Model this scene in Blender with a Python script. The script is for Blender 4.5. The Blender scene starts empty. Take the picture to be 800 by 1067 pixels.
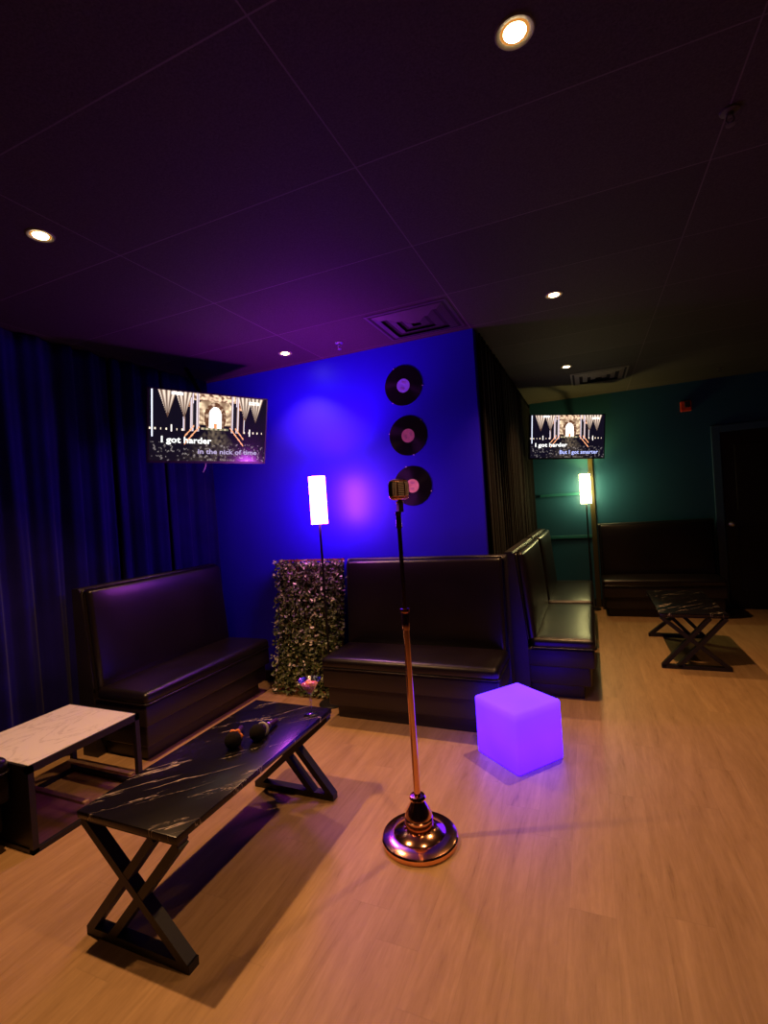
import bpy, bmesh, math, random
from mathutils import Vector, Matrix, noise
random.seed(7)
PI = math.pi
scn = bpy.context.scene
COL = scn.collection

# ------------------------------------------------------------------ helpers
def tag(o, label=None, cat=None, group=None, kind=None):
    if label: o['label'] = label
    if cat: o['category'] = cat
    if group: o['group'] = group
    if kind: o['kind'] = kind
    return o

def thing(name, label, cat, loc=(0, 0, 0), rotz=0, group=None):
    o = bpy.data.objects.new(name, None)
    o.empty_display_size = 0.05
    COL.objects.link(o)
    o.location = loc
    o.rotation_euler = (0, 0, rotz)
    return tag(o, label, cat, group)

def obj(name, bm, mat, parent=None, smooth=None, loc=None):
    me = bpy.data.meshes.new(name)
    bmesh.ops.recalc_face_normals(bm, faces=bm.faces[:])
    bm.to_mesh(me)
    bm.free()
    if not isinstance(mat, (list, tuple)): mat = [mat]
    for m in mat: me.materials.append(m)
    if smooth is not None:
        if smooth >= 180:
            me.shade_smooth()
        else:
            me.shade_smooth()
            try: me.set_sharp_from_angle(angle=math.radians(smooth))
            except Exception: pass
    o = bpy.data.objects.new(name, me)
    COL.objects.link(o)
    if parent: o.parent = parent
    if loc: o.location = loc
    return o

def struct(name, bm, mat, parent=None):
    o = obj(name, bm, mat, parent)
    if parent is None: o['kind'] = 'structure'
    return o

def dup(root, loc, rotz, label, group=None):
    def cp(o, parent):
        c = o.copy()
        COL.objects.link(c)
        c.parent = parent
        for ch in kids.get(o.name, []): cp(ch, c)
        return c
    kids = {}
    for o in COL.objects:
        if o.parent: kids.setdefault(o.parent.name, []).append(o)
    r = cp(root, None)
    r.location = loc
    r.rotation_euler = (root.rotation_euler[0], root.rotation_euler[1], rotz)
    r['label'] = label
    if group: r['group'] = group
    return r

def nb(): return bmesh.new()

def box(bm, lo, hi, bev=0, seg=2, mi=0, M=None):
    r = bmesh.ops.create_cube(bm, size=1)
    vs = r['verts']
    s = [hi[i] - lo[i] for i in range(3)]
    c = [(hi[i] + lo[i]) / 2 for i in range(3)]
    for v in vs:
        v.co = Vector((v.co.x * s[0] + c[0], v.co.y * s[1] + c[1], v.co.z * s[2] + c[2]))
    fs = set(f for v in vs for f in v.link_faces)
    if bev > 0:
        es = set(e for v in vs for e in v.link_edges)
        rr = bmesh.ops.bevel(bm, geom=list(es), offset=bev, segments=seg, profile=.5, affect='EDGES')
        fs = set(rr['faces']) | set(f for f in fs if f.is_valid)
        vs = list(set(v for f in fs for v in f.verts))
    for f in fs: f.material_index = mi
    if M is not None:
        for v in vs: v.co = M @ v.co
    return bm

def frame_axis(d):
    d = d.normalized()
    a = Vector((0, 0, 1)) if abs(d.z) < .9 else Vector((1, 0, 0))
    u = d.cross(a).normalized()
    return u, d.cross(u).normalized()

def tube(bm, pts, r, n=10, cap=True, closed=False, mi=0):
    pts = [Vector(p) for p in pts]
    rings = []
    N = len(pts)
    u = None
    for i, p in enumerate(pts):
        if closed: d = pts[(i + 1) % N] - pts[i - 1]
        else: d = pts[min(i + 1, N - 1)] - pts[max(i - 1, 0)]
        d.normalize()
        if u is None: u, w = frame_axis(d)
        else:
            u = (u - d * u.dot(d)).normalized()
            w = d.cross(u)
        rr = r[i] if isinstance(r, (list, tuple)) else r
        rings.append([bm.verts.new(p + (u * math.cos(2 * PI * k / n) + w * math.sin(2 * PI * k / n)) * rr) for k in range(n)])
    for i in range(N if closed else N - 1):
        A, B = rings[i], rings[(i + 1) % N]
        for k in range(n):
            f = bm.faces.new((A[k], A[(k + 1) % n], B[(k + 1) % n], B[k])); f.material_index = mi
    if cap and not closed:
        bm.faces.new(rings[0][::-1]).material_index = mi
        bm.faces.new(rings[-1]).material_index = mi
    return bm

def bar(bm, a, b, wu, wv, side=(0, 1, 0), mi=0):
    """rectangular bar a->b; wv is its width along `side`, wu across"""
    a, b, s = Vector(a), Vector(b), Vector(side).normalized()
    d = (b - a).normalized()
    u = d.cross(s).normalized()
    vs = []
    for p in (a, b):
        for x, y in ((-1, -1), (1, -1), (1, 1), (-1, 1)):
            vs.append(bm.verts.new(p + u * wu / 2 * x + s * wv / 2 * y))
    for q in ((0, 1, 2, 3), (4, 5, 6, 7), (0, 1, 5, 4), (1, 2, 6, 5), (2, 3, 7, 6), (3, 0, 4, 7)):
        bm.faces.new([vs[i] for i in q]).material_index = mi
    return bm

def lathe(bm, prof, n=32, c=(0, 0, 0), mi=0):
    rings = []
    for r, z in prof:
        if r < 1e-6: rings.append([bm.verts.new((c[0], c[1], c[2] + z))])
        else: rings.append([bm.verts.new((c[0] + r * math.cos(2 * PI * k / n), c[1] + r * math.sin(2 * PI * k / n), c[2] + z)) for k in range(n)])
    for A, B in zip(rings, rings[1:]):
        for k in range(n):
            k2 = (k + 1) % n
            if len(A) == 1 and len(B) == 1: continue
            if len(A) == 1: f = bm.faces.new((A[0], B[k2], B[k]))
            elif len(B) == 1: f = bm.faces.new((A[k], A[k2], B[0]))
            else: f = bm.faces.new((A[k], A[k2], B[k2], B[k]))
            f.material_index = mi
    return bm

def prism(bm, poly, x0, x1, mi=0):
    """poly: (y,z) points extruded along x"""
    A = [bm.verts.new((x0, y, z)) for y, z in poly]
    B = [bm.verts.new((x1, y, z)) for y, z in poly]
    n = len(poly)
    bm.faces.new(A); bm.faces.new(B[::-1])
    for i in range(n): bm.faces.new((A[i], A[(i + 1) % n], B[(i + 1) % n], B[i]))
    return bm

# ------------------------------------------------------------------ materials
class NT:
    def __init__(s, name):
        s.m = bpy.data.materials.new(name); s.m.use_nodes = True
        s.t = s.m.node_tree; s.n = s.t.nodes; s.l = s.t.links
        s.p = s.n['Principled BSDF']; s.out = s.n['Material Output']
    def add(s, typ, **kw):
        x = s.n.new(typ)
        for k, v in kw.items():
            if k in ('operation', 'blend_type', 'data_type', 'noise_dimensions', 'wave_type', 'bands_direction', 'direction_type', 'axis', 'attribute_name', 'feature', 'distance', 'vector_type'):
                setattr(x, k, v)
            else: x.inputs[k.replace('_', ' ')].default_value = v
        return x
    def link(s, a, b): s.l.new(a, b)
    def math(s, op, a, b=None, c=None, clamp=False):
        x = s.n.new('ShaderNodeMath'); x.operation = op; x.use_clamp = clamp
        for i, v in enumerate((a, b, c)):
            if v is None: continue
            if isinstance(v, (int, float)): x.inputs[i].default_value = v
            else: s.l.new(v, x.inputs[i])
        return x.outputs[0]
    def coord(s, k='Object', scale=(1, 1, 1), rot=(0, 0, 0)):
        tc = s.n.new('ShaderNodeTexCoord'); mp = s.n.new('ShaderNodeMapping')
        mp.inputs['Scale'].default_value = scale; mp.inputs['Rotation'].default_value = rot
        s.l.new(tc.outputs[k], mp.inputs['Vector']); return mp.outputs[0]
    def noise(s, vec, scale, detail=3, rough=.5, dist=0):
        x = s.n.new('ShaderNodeTexNoise'); x.inputs['Scale'].default_value = scale
        x.inputs['Detail'].default_value = detail; x.inputs['Roughness'].default_value = rough
        x.inputs['Distortion'].default_value = dist
        s.l.new(vec, x.inputs['Vector']); return x.outputs['Fac']
    def ramp(s, fac, stops):
        x = s.n.new('ShaderNodeValToRGB'); e = x.color_ramp.elements
        while len(e) < len(stops): e.new(.5)
        for i, (p, c) in enumerate(stops):
            e[i].position = p; e[i].color = (*c, 1)
        s.l.new(fac, x.inputs[0]); return x.outputs[0]
    def mix(s, fac, a, b, blend='MIX'):
        x = s.n.new('ShaderNodeMix'); x.data_type = 'RGBA'; x.blend_type = blend
        for sock, v in ((x.inputs[0], fac), (x.inputs[6], a), (x.inputs[7], b)):
            if isinstance(v, (int, float)): sock.default_value = v
            elif isinstance(v, tuple): sock.default_value = (*v, 1)
            else: s.l.new(v, sock)
        return x.outputs[2]
    def bump(s, h, strength=.3, dist=.01):
        b = s.n.new('ShaderNodeBump'); b.inputs['Strength'].default_value = strength
        b.inputs['Distance'].default_value = dist
        s.l.new(h, b.inputs['Height']); s.l.new(b.outputs[0], s.p.inputs['Normal'])
    def base(s, c):
        if isinstance(c, tuple): s.p.inputs['Base Color'].default_value = (*c, 1)
        else: s.l.new(c, s.p.inputs['Base Color'])

def simple(name, c, rough=.5, metal=0, var=.15, scale=30, bump=0, spec=.5, coat=0):
    t = NT(name)
    v = t.coord('Object')
    f = t.noise(v, scale, 3)
    t.base(t.ramp(f, [(.25, tuple(x * (1 - var) for x in c)), (.75, tuple(min(1, x * (1 + var)) for x in c))]))
    t.p.inputs['Roughness'].default_value = rough
    t.p.inputs['Metallic'].default_value = metal
    t.p.inputs['Specular IOR Level'].default_value = spec
    t.p.inputs['Coat Weight'].default_value = coat
    if bump: t.bump(f, bump, .003)
    return t.m

def emit(name, c, strength, vary=.08, scale=6):
    t = NT(name)
    f = t.noise(t.coord('Object'), scale, 2)
    col = t.ramp(f, [(.3, tuple(x * (1 - vary) for x in c)), (.7, c)])
    e = t.n.new('ShaderNodeEmission'); e.inputs[1].default_value = strength
    t.link(col, e.inputs[0]); t.link(e.outputs[0], t.out.inputs[0])
    return t.m

def m_floor():
    t = NT('oak_planks')
    tc = t.n.new('ShaderNodeTexCoord'); sp = t.n.new('ShaderNodeSeparateXYZ'); t.link(tc.outputs['Object'], sp.inputs[0])
    X, Y = sp.outputs[0], sp.outputs[1]
    px = t.math('DIVIDE', X, .15); col = t.math('FLOOR', px); fx = t.math('FRACT', px)
    wn = t.n.new('ShaderNodeTexWhiteNoise'); wn.noise_dimensions = '1D'; t.link(col, wn.inputs['W'])
    py = t.math('ADD', t.math('DIVIDE', Y, 1.22), t.math('MULTIPLY', wn.outputs[0], 3.3)); row = t.math('FLOOR', py); fy = t.math('FRACT', py)
    cb = t.n.new('ShaderNodeCombineXYZ'); t.link(col, cb.inputs[0]); t.link(row, cb.inputs[1])
    w2 = t.n.new('ShaderNodeTexWhiteNoise'); w2.noise_dimensions = '2D'; t.link(cb.outputs[0], w2.inputs['Vector'])
    # grain
    cg = t.n.new('ShaderNodeCombineXYZ')
    t.link(t.math('MULTIPLY', X, 9), cg.inputs[0]); t.link(t.math('ADD', t.math('MULTIPLY', Y, .9), t.math('MULTIPLY', w2.outputs[0], 20)), cg.inputs[1])
    t.link(t.math('MULTIPLY', w2.outputs[0], 9), cg.inputs[2])
    g1 = t.noise(cg.outputs[0], 2.2, 6, .6, .8)
    g2 = t.noise(cg.outputs[0], 11, 4, .6, .3)
    g3 = t.noise(t.coord('Object', (1, .35, 1)), 26, 5, .7, 1.5)
    g = t.math('ADD', t.math('ADD', t.math('MULTIPLY', g1, .62), t.math('MULTIPLY', g2, .26)), t.math('MULTIPLY', g3, .14))
    c = t.ramp(g, [(.3, (.22, .125, .052)), (.42, (.36, .215, .095)), (.56, (.43, .265, .125)), (.75, (.52, .335, .165))])
    tone = t.math('ADD', t.math('MULTIPLY', w2.outputs[0], .10), .95)
    hsv = t.n.new('ShaderNodeHueSaturation'); t.link(c, hsv.inputs['Color']); t.link(tone, hsv.inputs['Value'])
    ex = t.math('MINIMUM', fx, t.math('SUBTRACT', 1, fx)); ey = t.math('MINIMUM', fy, t.math('SUBTRACT', 1, fy))
    seam = t.math('MULTIPLY', t.math('LESS_THAN', ex, .008), 1)
    seam2 = t.math('LESS_THAN', ey, .0018)
    s = t.math('MAXIMUM', seam, seam2)
    t.base(t.mix(t.math('MULTIPLY', s, .13), hsv.outputs[0], (.12, .07, .04)))
    t.p.inputs['Roughness'].default_value = .46
    t.p.inputs['Specular IOR Level'].default_value = .4
    t.bump(g, .06, .003)
    return t.m

def m_ceiling():
    t = NT('dark_ceiling_tiles')
    tc = t.n.new('ShaderNodeTexCoord'); sp = t.n.new('ShaderNodeSeparateXYZ'); t.link(tc.outputs['Object'], sp.inputs[0])
    fx = t.math('FRACT', t.math('DIVIDE', t.math('ADD', sp.outputs[0], .71), 1.21))
    fy = t.math('FRACT', t.math('DIVIDE', t.math('SUBTRACT', sp.outputs[1], 1.63), .61))
    ex = t.math('MINIMUM', fx, t.math('SUBTRACT', 1, fx)); ey = t.math('MINIMUM', fy, t.math('SUBTRACT', 1, fy))
    seam = t.math('MAXIMUM', t.math('LESS_THAN', ex, .0022), t.math('LESS_THAN', ey, .0045))
    v = t.coord('Object')
    n1 = t.noise(v, 130, 3, .7); n2 = t.noise(v, .9, 2)
    sv = t.math('MULTIPLY', seam, t.ramp_f(n2) if hasattr(t, 'ramp_f') else n2)
    # slight tone difference between tiles
    cb = t.n.new('ShaderNodeCombineXYZ')
    t.link(t.math('FLOOR', t.math('DIVIDE', t.math('ADD', sp.outputs[0], .71), 1.21)), cb.inputs[0])
    t.link(t.math('FLOOR', t.math('DIVIDE', t.math('SUBTRACT', sp.outputs[1], 1.63), .61)), cb.inputs[1])
    wn = t.n.new('ShaderNodeTexWhiteNoise'); wn.noise_dimensions = '2D'; t.link(cb.outputs[0], wn.inputs['Vector'])
    base = t.ramp(n1, [(.3, (.026, .021, .022)), (.7, (.050, .042, .042))])
    hs = t.n.new('ShaderNodeHueSaturation'); t.link(base, hs.inputs['Color'])
    t.link(t.math('ADD', t.math('MULTIPLY', wn.outputs[0], .3), .85), hs.inputs['Value'])
    t.base(t.mix(sv, hs.outputs[0], (.16, .13, .15)))
    t.p.inputs['Roughness'].default_value = .75
    t.p.inputs['Specular IOR Level'].default_value = .2
    h = t.math('ADD', t.math('MULTIPLY', n1, .3), t.math('MULTIPLY', seam, -1))
    t.bump(h, .5, .006)
    return t.m

def m_wall(name, c, rough=.45, spec=.4):
    t = NT(name)
    v = t.coord('Object')
    n1 = t.noise(v, 1.3, 3); n2 = t.noise(v, 160, 3, .6)
    t.base(t.ramp(n1, [(.3, tuple(x * .92 for x in c)), (.7, tuple(min(1, x * 1.05) for x in c))]))
    t.p.inputs['Roughness'].default_value = rough
    t.p.inputs['Specular IOR Level'].default_value = spec
    t.bump(n2, .12, .002)
    return t.m

def m_leather(name, c, rough=.36):
    t = NT(name)
    v = t.coord('Object')
    vo = t.n.new('ShaderNodeTexVoronoi'); vo.inputs['Scale'].default_value = 260; t.link(v, vo.inputs['Vector'])
    n = t.noise(v, 4, 3)
    t.base(t.ramp(n, [(.3, tuple(x * .8 for x in c)), (.7, tuple(x * 1.15 for x in c))]))
    t.link(t.math('ADD', t.math('MULTIPLY', n, .12), rough - .06), t.p.inputs['Roughness'])
    t.p.inputs['Specular IOR Level'].default_value = .55
    h = t.math('ADD', t.math('MULTIPLY', vo.outputs[0], .25), t.math('MULTIPLY', t.noise(v, 7, 2), 1.2))
    t.bump(h, .25, .004)
    return t.m

def m_cloth(name, c, sheen=.3):
    t = NT(name)
    v = t.coord('Object')
    n = t.noise(v, 3, 4)
    t.base(t.ramp(n, [(.3, tuple(x * .75 for x in c)), (.7, tuple(min(1, x * 1.2) for x in c))]))
    t.p.inputs['Roughness'].default_value = .85
    t.p.inputs['Specular IOR Level'].default_value = .04
    t.p.inputs['Sheen Weight'].default_value = sheen
    t.bump(t.noise(v, 220, 2), .2, .002)
    return t.m

def m_black_marble():
    t = NT('black_marble')
    # long thin pale veins running diagonally over the slab
    v0 = t.coord('Object', (1, 1, 1), (0, 0, math.radians(-48)))
    m2 = t.n.new('ShaderNodeMapping'); m2.inputs['Scale'].default_value = (.75, 5.5, 1); t.link(v0, m2.inputs['Vector']); v = m2.outputs[0]
    def vein(off, scale, w, dist):
        mp = t.n.new('ShaderNodeMapping'); mp.inputs['Location'].default_value = off; t.link(v, mp.inputs['Vector'])
        n = t.noise(mp.outputs[0], scale, 5, .55, dist)
        a = t.math('ABSOLUTE', t.math('SUBTRACT', n, .5))
        l = t.math('SUBTRACT', 1, t.math('DIVIDE', a, w), clamp=True)
        mk = t.noise(mp.outputs[0], scale * 1.3, 2)
        k = t.math('MULTIPLY', t.math('SUBTRACT', mk, .53), 9, clamp=True)
        return t.math('MULTIPLY', l, k)
    a = vein((3.1, 0, 0), 1.7, .0085, .25)
    b = vein((9.7, 4, 1), 2.6, .0065, .5)
    s = t.math('MINIMUM', t.math('ADD', a, t.math('MULTIPLY', b, .8)), 1)
    base = t.ramp(t.noise(v, 2, 4), [(.3, (.005, .004, .006)), (.8, (.012, .010, .012))])
    t.base(t.mix(s, base, (.75, .62, .5)))
    t.p.inputs['Roughness'].default_value = .24
    t.p.inputs['Specular IOR Level'].default_value = .4
    return t.m

def m_white_marble():
    t = NT('white_marble')
    v = t.coord('Object', (2.2, .8, 1), (0, 0, math.radians(-20)))
    n = t.noise(v, 3.2, 6, .6, 1.2)
    a = t.math('ABSOLUTE', t.math('SUBTRACT', n, .5))
    l = t.math('SUBTRACT', 1, t.math('DIVIDE', a, .03), clamp=True)
    t.base(t.mix(t.math('MULTIPLY', l, .45), (.80, .76, .72), (.42, .38, .36)))
    t.p.inputs['Roughness'].default_value = .35
    return t.m

def m_vinyl():
    t = NT('record_vinyl')
    v = t.coord('Object')
    ln = t.n.new('ShaderNodeVectorMath'); ln.operation = 'LENGTH'; t.link(v, ln.inputs[0])
    w = t.math('SINE', t.math('MULTIPLY', ln.outputs['Value'], 1600))
    t.base((.006, .005, .006))
    t.p.inputs['Roughness'].default_value = .33
    t.p.inputs['Anisotropic'].default_value = .85
    t.p.inputs['Specular IOR Level'].default_value = .3
    tg = t.n.new('ShaderNodeTangent'); tg.direction_type = 'RADIAL'; tg.axis = 'Y'
    t.link(tg.outputs[0], t.p.inputs['Tangent'])
    t.bump(w, .08, .0005)
    return t.m

def m_leaf():
    t = NT('boxwood_leaf')
    oi = t.n.new('ShaderNodeNewGeometry')
    c = t.ramp(oi.outputs['Random Per Island'], [(0, (.03, .055, .015)), (.45, (.10, .15, .045)), (.85, (.22, .26, .10)), (.98, (.9, .9, .6))])
    t.base(c)
    t.p.inputs['Roughness'].default_value = .35
    t.p.inputs['Specular IOR Level'].default_value = .6
    return t.m

def m_screen():
    t = NT('television_picture')
    a = t.n.new('ShaderNodeVertexColor'); a.layer_name = 'picture'
    e = t.n.new('ShaderNodeEmission'); e.inputs[1].default_value = 1.5
    g = t.n.new('ShaderNodeBsdfGlossy'); g.inputs['Roughness'].default_value = .2; g.inputs['Color'].default_value = (.05, .05, .05, 1)
    ad = t.n.new('ShaderNodeAddShader')
    t.link(a.outputs[0], e.inputs[0]); t.link(e.outputs[0], ad.inputs[0]); t.link(g.outputs[0], ad.inputs[1])
    t.link(ad.outputs[0], t.out.inputs[0])
    return t.m

def m_glass(name, c=(1, 1, 1), rough=.02):
    t = NT(name)
    t.base(c); t.p.inputs['Transmission Weight'].default_value = 1
    t.link(t.math('ADD', t.math('MULTIPLY', t.noise(t.coord(), 20), .01), rough), t.p.inputs['Roughness'])
    t.p.inputs['IOR'].default_value = 1.45
    return t.m

def m_thin_glass():
    t = NT('thin_clear_glass')
    tr = t.n.new('ShaderNodeBsdfTransparent'); tr.inputs[0].default_value = (.93, .93, .95, 1)
    g = t.n.new('ShaderNodeBsdfGlossy'); g.inputs['Roughness'].default_value = .06
    lw = t.n.new('ShaderNodeLayerWeight'); lw.inputs[0].default_value = .35
    n = t.noise(t.coord(), 12, 1)
    f = t.math('ADD', t.math('MULTIPLY', lw.outputs['Facing'], .55), t.math('MULTIPLY', n, .1))
    mx = t.n.new('ShaderNodeMixShader'); t.link(f, mx.inputs[0]); t.link(tr.outputs[0], mx.inputs[1]); t.link(g.outputs[0], mx.inputs[2])
    t.link(mx.outputs[0], t.out.inputs[0])
    return t.m

def m_cube():
    t = NT('glowing_plastic')
    tc = t.n.new('ShaderNodeTexCoord'); sp = t.n.new('ShaderNodeSeparateXYZ'); t.link(tc.outputs['Object'], sp.inputs[0])
    z = t.math('DIVIDE', sp.outputs[2], .33)
    col = t.ramp(z, [(0, (.14, .010, .95)), (.45, (.24, .025, .98)), (.85, (.235, .035, .90)), (1.0, (.34, .072, .93))])
    n = t.noise(t.coord('Object'), 4, 1)
    col = t.mix(.35, col, t.mix(n, (.10, .012, .9), (.36, .05, 1)))
    fr = t.n.new('ShaderNodeLayerWeight'); fr.inputs[0].default_value = .5
    col = t.mix(1.0, col, (1.25, 1.1, 5.5), 'MULTIPLY')
    e = t.n.new('ShaderNodeEmission'); e.inputs[1].default_value = 1.0
    g = t.n.new('ShaderNodeBsdfDiffuse'); g.inputs['Color'].default_value = (.06, .05, .08, 1)
    ad = t.n.new('ShaderNodeAddShader')
    t.link(col, e.inputs[0]); t.link(e.outputs[0], ad.inputs[0]); t.link(g.outputs[0], ad.inputs[1])
    t.link(ad.outputs[0], t.out.inputs[0])
    return t.m

M = dict(
    floor=m_floor(), ceiling=m_ceiling(),
    blue=m_wall('royal_blue_paint', (.02, .006, .80), .44, .5),
    teal=m_wall('teal_paint', (.016, .085, .155), .42, .4),
    dark=m_wall('dark_paint', (.015, .014, .03), .6, .2),
    trimteal=m_wall('teal_trim_paint', (.02, .13, .15), .35),
    navytrim=m_wall('navy_trim_paint', (.04, .09, .16), .35),
    ochretrim=m_wall('ochre_trim_paint', (.05, .04, .015), .4),
    door=m_wall('black_door_paint', (.008, .006, .006), .5),
    leather=m_leather('brown_black_vinyl', (.007, .004, .005), .33),
    leatherbase=m_leather('dark_vinyl_apron', (.010, .006, .007), .45),
    navy=m_cloth('navy_velvet', (.008, .005, .10), .05),
    black_cloth=m_cloth('black_crushed_cloth', (.003, .002, .0025), .03),
    bmetal=simple('black_powder_coat', (.006, .005, .006), .5, 0, .2),
    bmarble=m_black_marble(), wmarble=m_white_marble(),
    copper=simple('rose_gold_metal', (.90, .47, .30), .13, 1, .05),
    darkmetal=simple('dark_bronze_metal', (.30, .16, .12), .2, 1, .1),
    chrome=simple('silver_metal', (.85, .80, .75), .33, 1, .05),
    grille=simple('pale_metal_grille', (.75, .62, .6), .45, .3, .05),
    bplastic=simple('black_plastic', (.012, .012, .014), .35, 0, .1),
    foam=simple('black_foam', (.012, .010, .011), .95, 0, .5, 400, .6, .1),
    orange=simple('orange_rubber', (.95, .25, .06), .5),
    purpleplastic=simple('dark_purple_plastic', (.06, .02, .14), .3),
    greyrubber=simple('grey_rubber', (.35, .33, .4), .4),
    vinyl=m_vinyl(),
    lab1=simple('lilac_label_paper', (.38, .50, .9), .6, 0, .12, 40),
    lab2=simple('rose_label_paper', (.68, .40, .28), .6, 0, .12, 40),
    lab3=simple('salmon_label_paper', (.95, .58, .30), .6, 0, .12, 40),
    labink=simple('label_ink', (.35, .22, .25), .6),
    pin=simple('white_pin', (.8, .8, .8), .4),
    leaf=m_leaf(), lattice=simple('reddish_lattice_wood', (.30, .09, .06), .6),
    hedgeback=simple('dark_green_mesh', (.010, .018, .008), .8),
    screen=m_screen(), textwhite=emit('white_lyric_text', (1, 1, .97), 1.6, .02),
    textblue=emit('blue_lyric_text', (.45, .50, 1), 1.3, .02),
    textpale=emit('pale_lyric_text', (.55, .45, .75), 1.0, .02),
    glass=m_thin_glass(), drink=simple('pink_drink_liquid', (.75, .16, .24), .15),
    ice=simple('pink_ice', (.85, .32, .40), .25, 0, .1),
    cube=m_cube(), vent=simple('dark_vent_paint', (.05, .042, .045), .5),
    ventlit=simple('lit_vent_paint', (.16, .145, .11), .5),  # lighter copy of the vent paint, lit look put into the colour
    cavity_shade=simple('vent_cavity_shade', (.004, .004, .004), .9),
    lampviolet=emit('violet_lamp_shade_glow', (.74, .10, 1), 40, .03),
    lampyellow=emit('yellow_lamp_shade_glow', (1, .87, .32), 30, .03),
    lamprim=simple('pale_shade_rim', (.65, .45, .6), .6),
    bulb=emit('warm_bulb_glow', (1, .72, .36), 22, .02),
    reflector=emit('amber_reflector_glow', (1, .36, .06), .7, .1),  # bulb light on the reflector put in as its own emission
    red=simple('red_plastic', (.75, .06, .02), .4),
    tan=simple('tan_strip_colour', (.32, .20, .12), .5),
    strobe=simple('dark_lens_plastic', (.03, .02, .03), .2),
)

# ------------------------------------------------------------------ room shell
XL, XR, YB, YF, CZ = -3.28, 3.3, -2.6, 6.75, 2.69
b = nb(); box(b, (XL - .1, YB - .1, -.1), (XR + .1, YF + .1, 0)); struct('floor', b, M['floor'])
b = nb(); box(b, (XL - .1, YB - .1, CZ), (XR + .1, YF + .1, CZ + .1)); struct('ceiling', b, M['ceiling'])
b = nb(); box(b, (XL - .1, YB, 0), (XL, 3.5, CZ)); struct('wall_left', b, M['dark'])
b = nb(); box(b, (XR, YB, 0), (XR + .1, YF, CZ)); struct('wall_right', b, M['dark'])
b = nb(); box(b, (XL - .1, YB - .1, 0), (XR + .1, YB, CZ)); struct('wall_back', b, M['dark'])
b = nb(); box(b, (-.7, YF, 0), (XR + .1, YF + .1, CZ)); struct('wall_far', b, M['teal'])
b = nb(); box(b, (XL - .1, 3.5, 0), (-.7, 3.6, CZ)); struct('wall_blue', b, M['blue'])
b = nb(); box(b, (-.8, 3.6, 0), (-.7, YF + .1, CZ)); struct('wall_side', b, M['dark'])

# far wall joinery
b = nb(); box(b, (.005, YF - .035, 0), (.062, YF, 2.12), .004); struct('trim_1', b, M['ochretrim'])
b = nb(); box(b, (-.60, YF - .025, 1.44), (.003, YF, 1.475), .004); struct('trim_2', b, M['trimteal'])
b = nb(); box(b, (-.60, YF - .025, .885), (.003, YF, .925), .004); struct('trim_3', b, M['trimteal'])
b = nb()
box(b, (1.345, YF - .03, 0), (1.43, YF, 2.14), .005)
box(b, (1.43, YF - .03, 2.06), (2.42, YF, 2.14), .005)
box(b, (2.34, YF - .03, 0), (2.42, YF, 2.06), .005)
struct('trim_4', b, M['navytrim'])
dr = nb(); box(dr, (1.435, YF - .022, .01), (2.335, YF, 2.055), .003)
for z0, z1 in ((.2, .95), (1.15, 1.9)):
    for x0, x1 in ((1.56, 1.85), (1.93, 2.21)): box(dr, (x0, YF - .03, z0), (x1, YF - .02, z1), .004)
door = struct('door_1', dr, M['door'])
k = nb(); lathe(k, [(0, 0), (.028, 0), (.028, .006), (.011, .012), (.011, .035), (.024, .042), (.029, .055), (.024, .07), (0, .076)], 20)
kn = obj('door_knob', k, M['chrome'], door, 60); kn.location = (1.49, YF - .03, .99); kn.rotation_euler = (PI / 2, 0, 0)
b = nb(); box(b, (-.70, YF - .015, 0), (.003, YF, .10)); box(b, (.065, YF - .015, 0), (1.343, YF, .10)); struct('baseboard_far', b, M['dark'])
b = nb(); box(b, (-3.28, 3.485, 0), (-.7, 3.5, .09)); struct('baseboard_blue', b, M['dark'])

# ------------------------------------------------------------------ curtains
def curtain(name, label, path, z0, z1, mat, folds, amp, flare=0, seed=0, group=None, thick=.004, nz=26, step=.012):
    """path: list of (x,y); cloth hung along it with folds"""
    pts = [Vector((x, y, 0)) for x, y in path]
    L = [0]
    for a, c in zip(pts, pts[1:]): L.append(L[-1] + (c - a).length)
    T = L[-1]; n = int(T / step)
    bm = nb(); rows = []
    for j in range(nz + 1):
        tz = j / nz; z = z1 + (z0 - z1) * tz; row = []
        for i in range(n + 1):
            s = T * i / n
            k = 0
            while k < len(L) - 2 and s > L[k + 1]: k += 1
            q = (s - L[k]) / (L[k + 1] - L[k])
            p = pts[k].lerp(pts[k + 1], q)
            d = (pts[k + 1] - pts[k]).normalized(); nrm = Vector((d.y, -d.x, 0))
            ph = s * folds * 2 * PI
            w = noise.noise(Vector((s * 2.3 + seed, tz * .55, seed))) * 2.2
            w2 = noise.noise(Vector((s * 9 + seed, tz * 1.3, seed + 5)))
            a = amp * (.55 + .6 * tz) * (1 + .5 * noise.noise(Vector((s * 1.7, seed * 2.1, 3))))
            off = a * math.sin(ph + w * 2) + a * .5 * w2 + a * .25 * math.sin(2.7 * ph + w * 3)
            p = p + nrm * off + d * (flare * tz * tz * (s / T)) 
            row.append(bm.verts.new((p.x, p.y, z)))
        rows.append(row)
    for r0, r1 in zip(rows, rows[1:]):
        for i in range(n): bm.faces.new((r0[i], r0[i + 1], r1[i + 1], r1[i]))
    o = obj(name, bm, mat, None, 180)
    sol = o.modifiers.new('thickness', 'SOLIDIFY'); sol.thickness = thick
    return tag(o, label, 'curtain', group)

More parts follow.
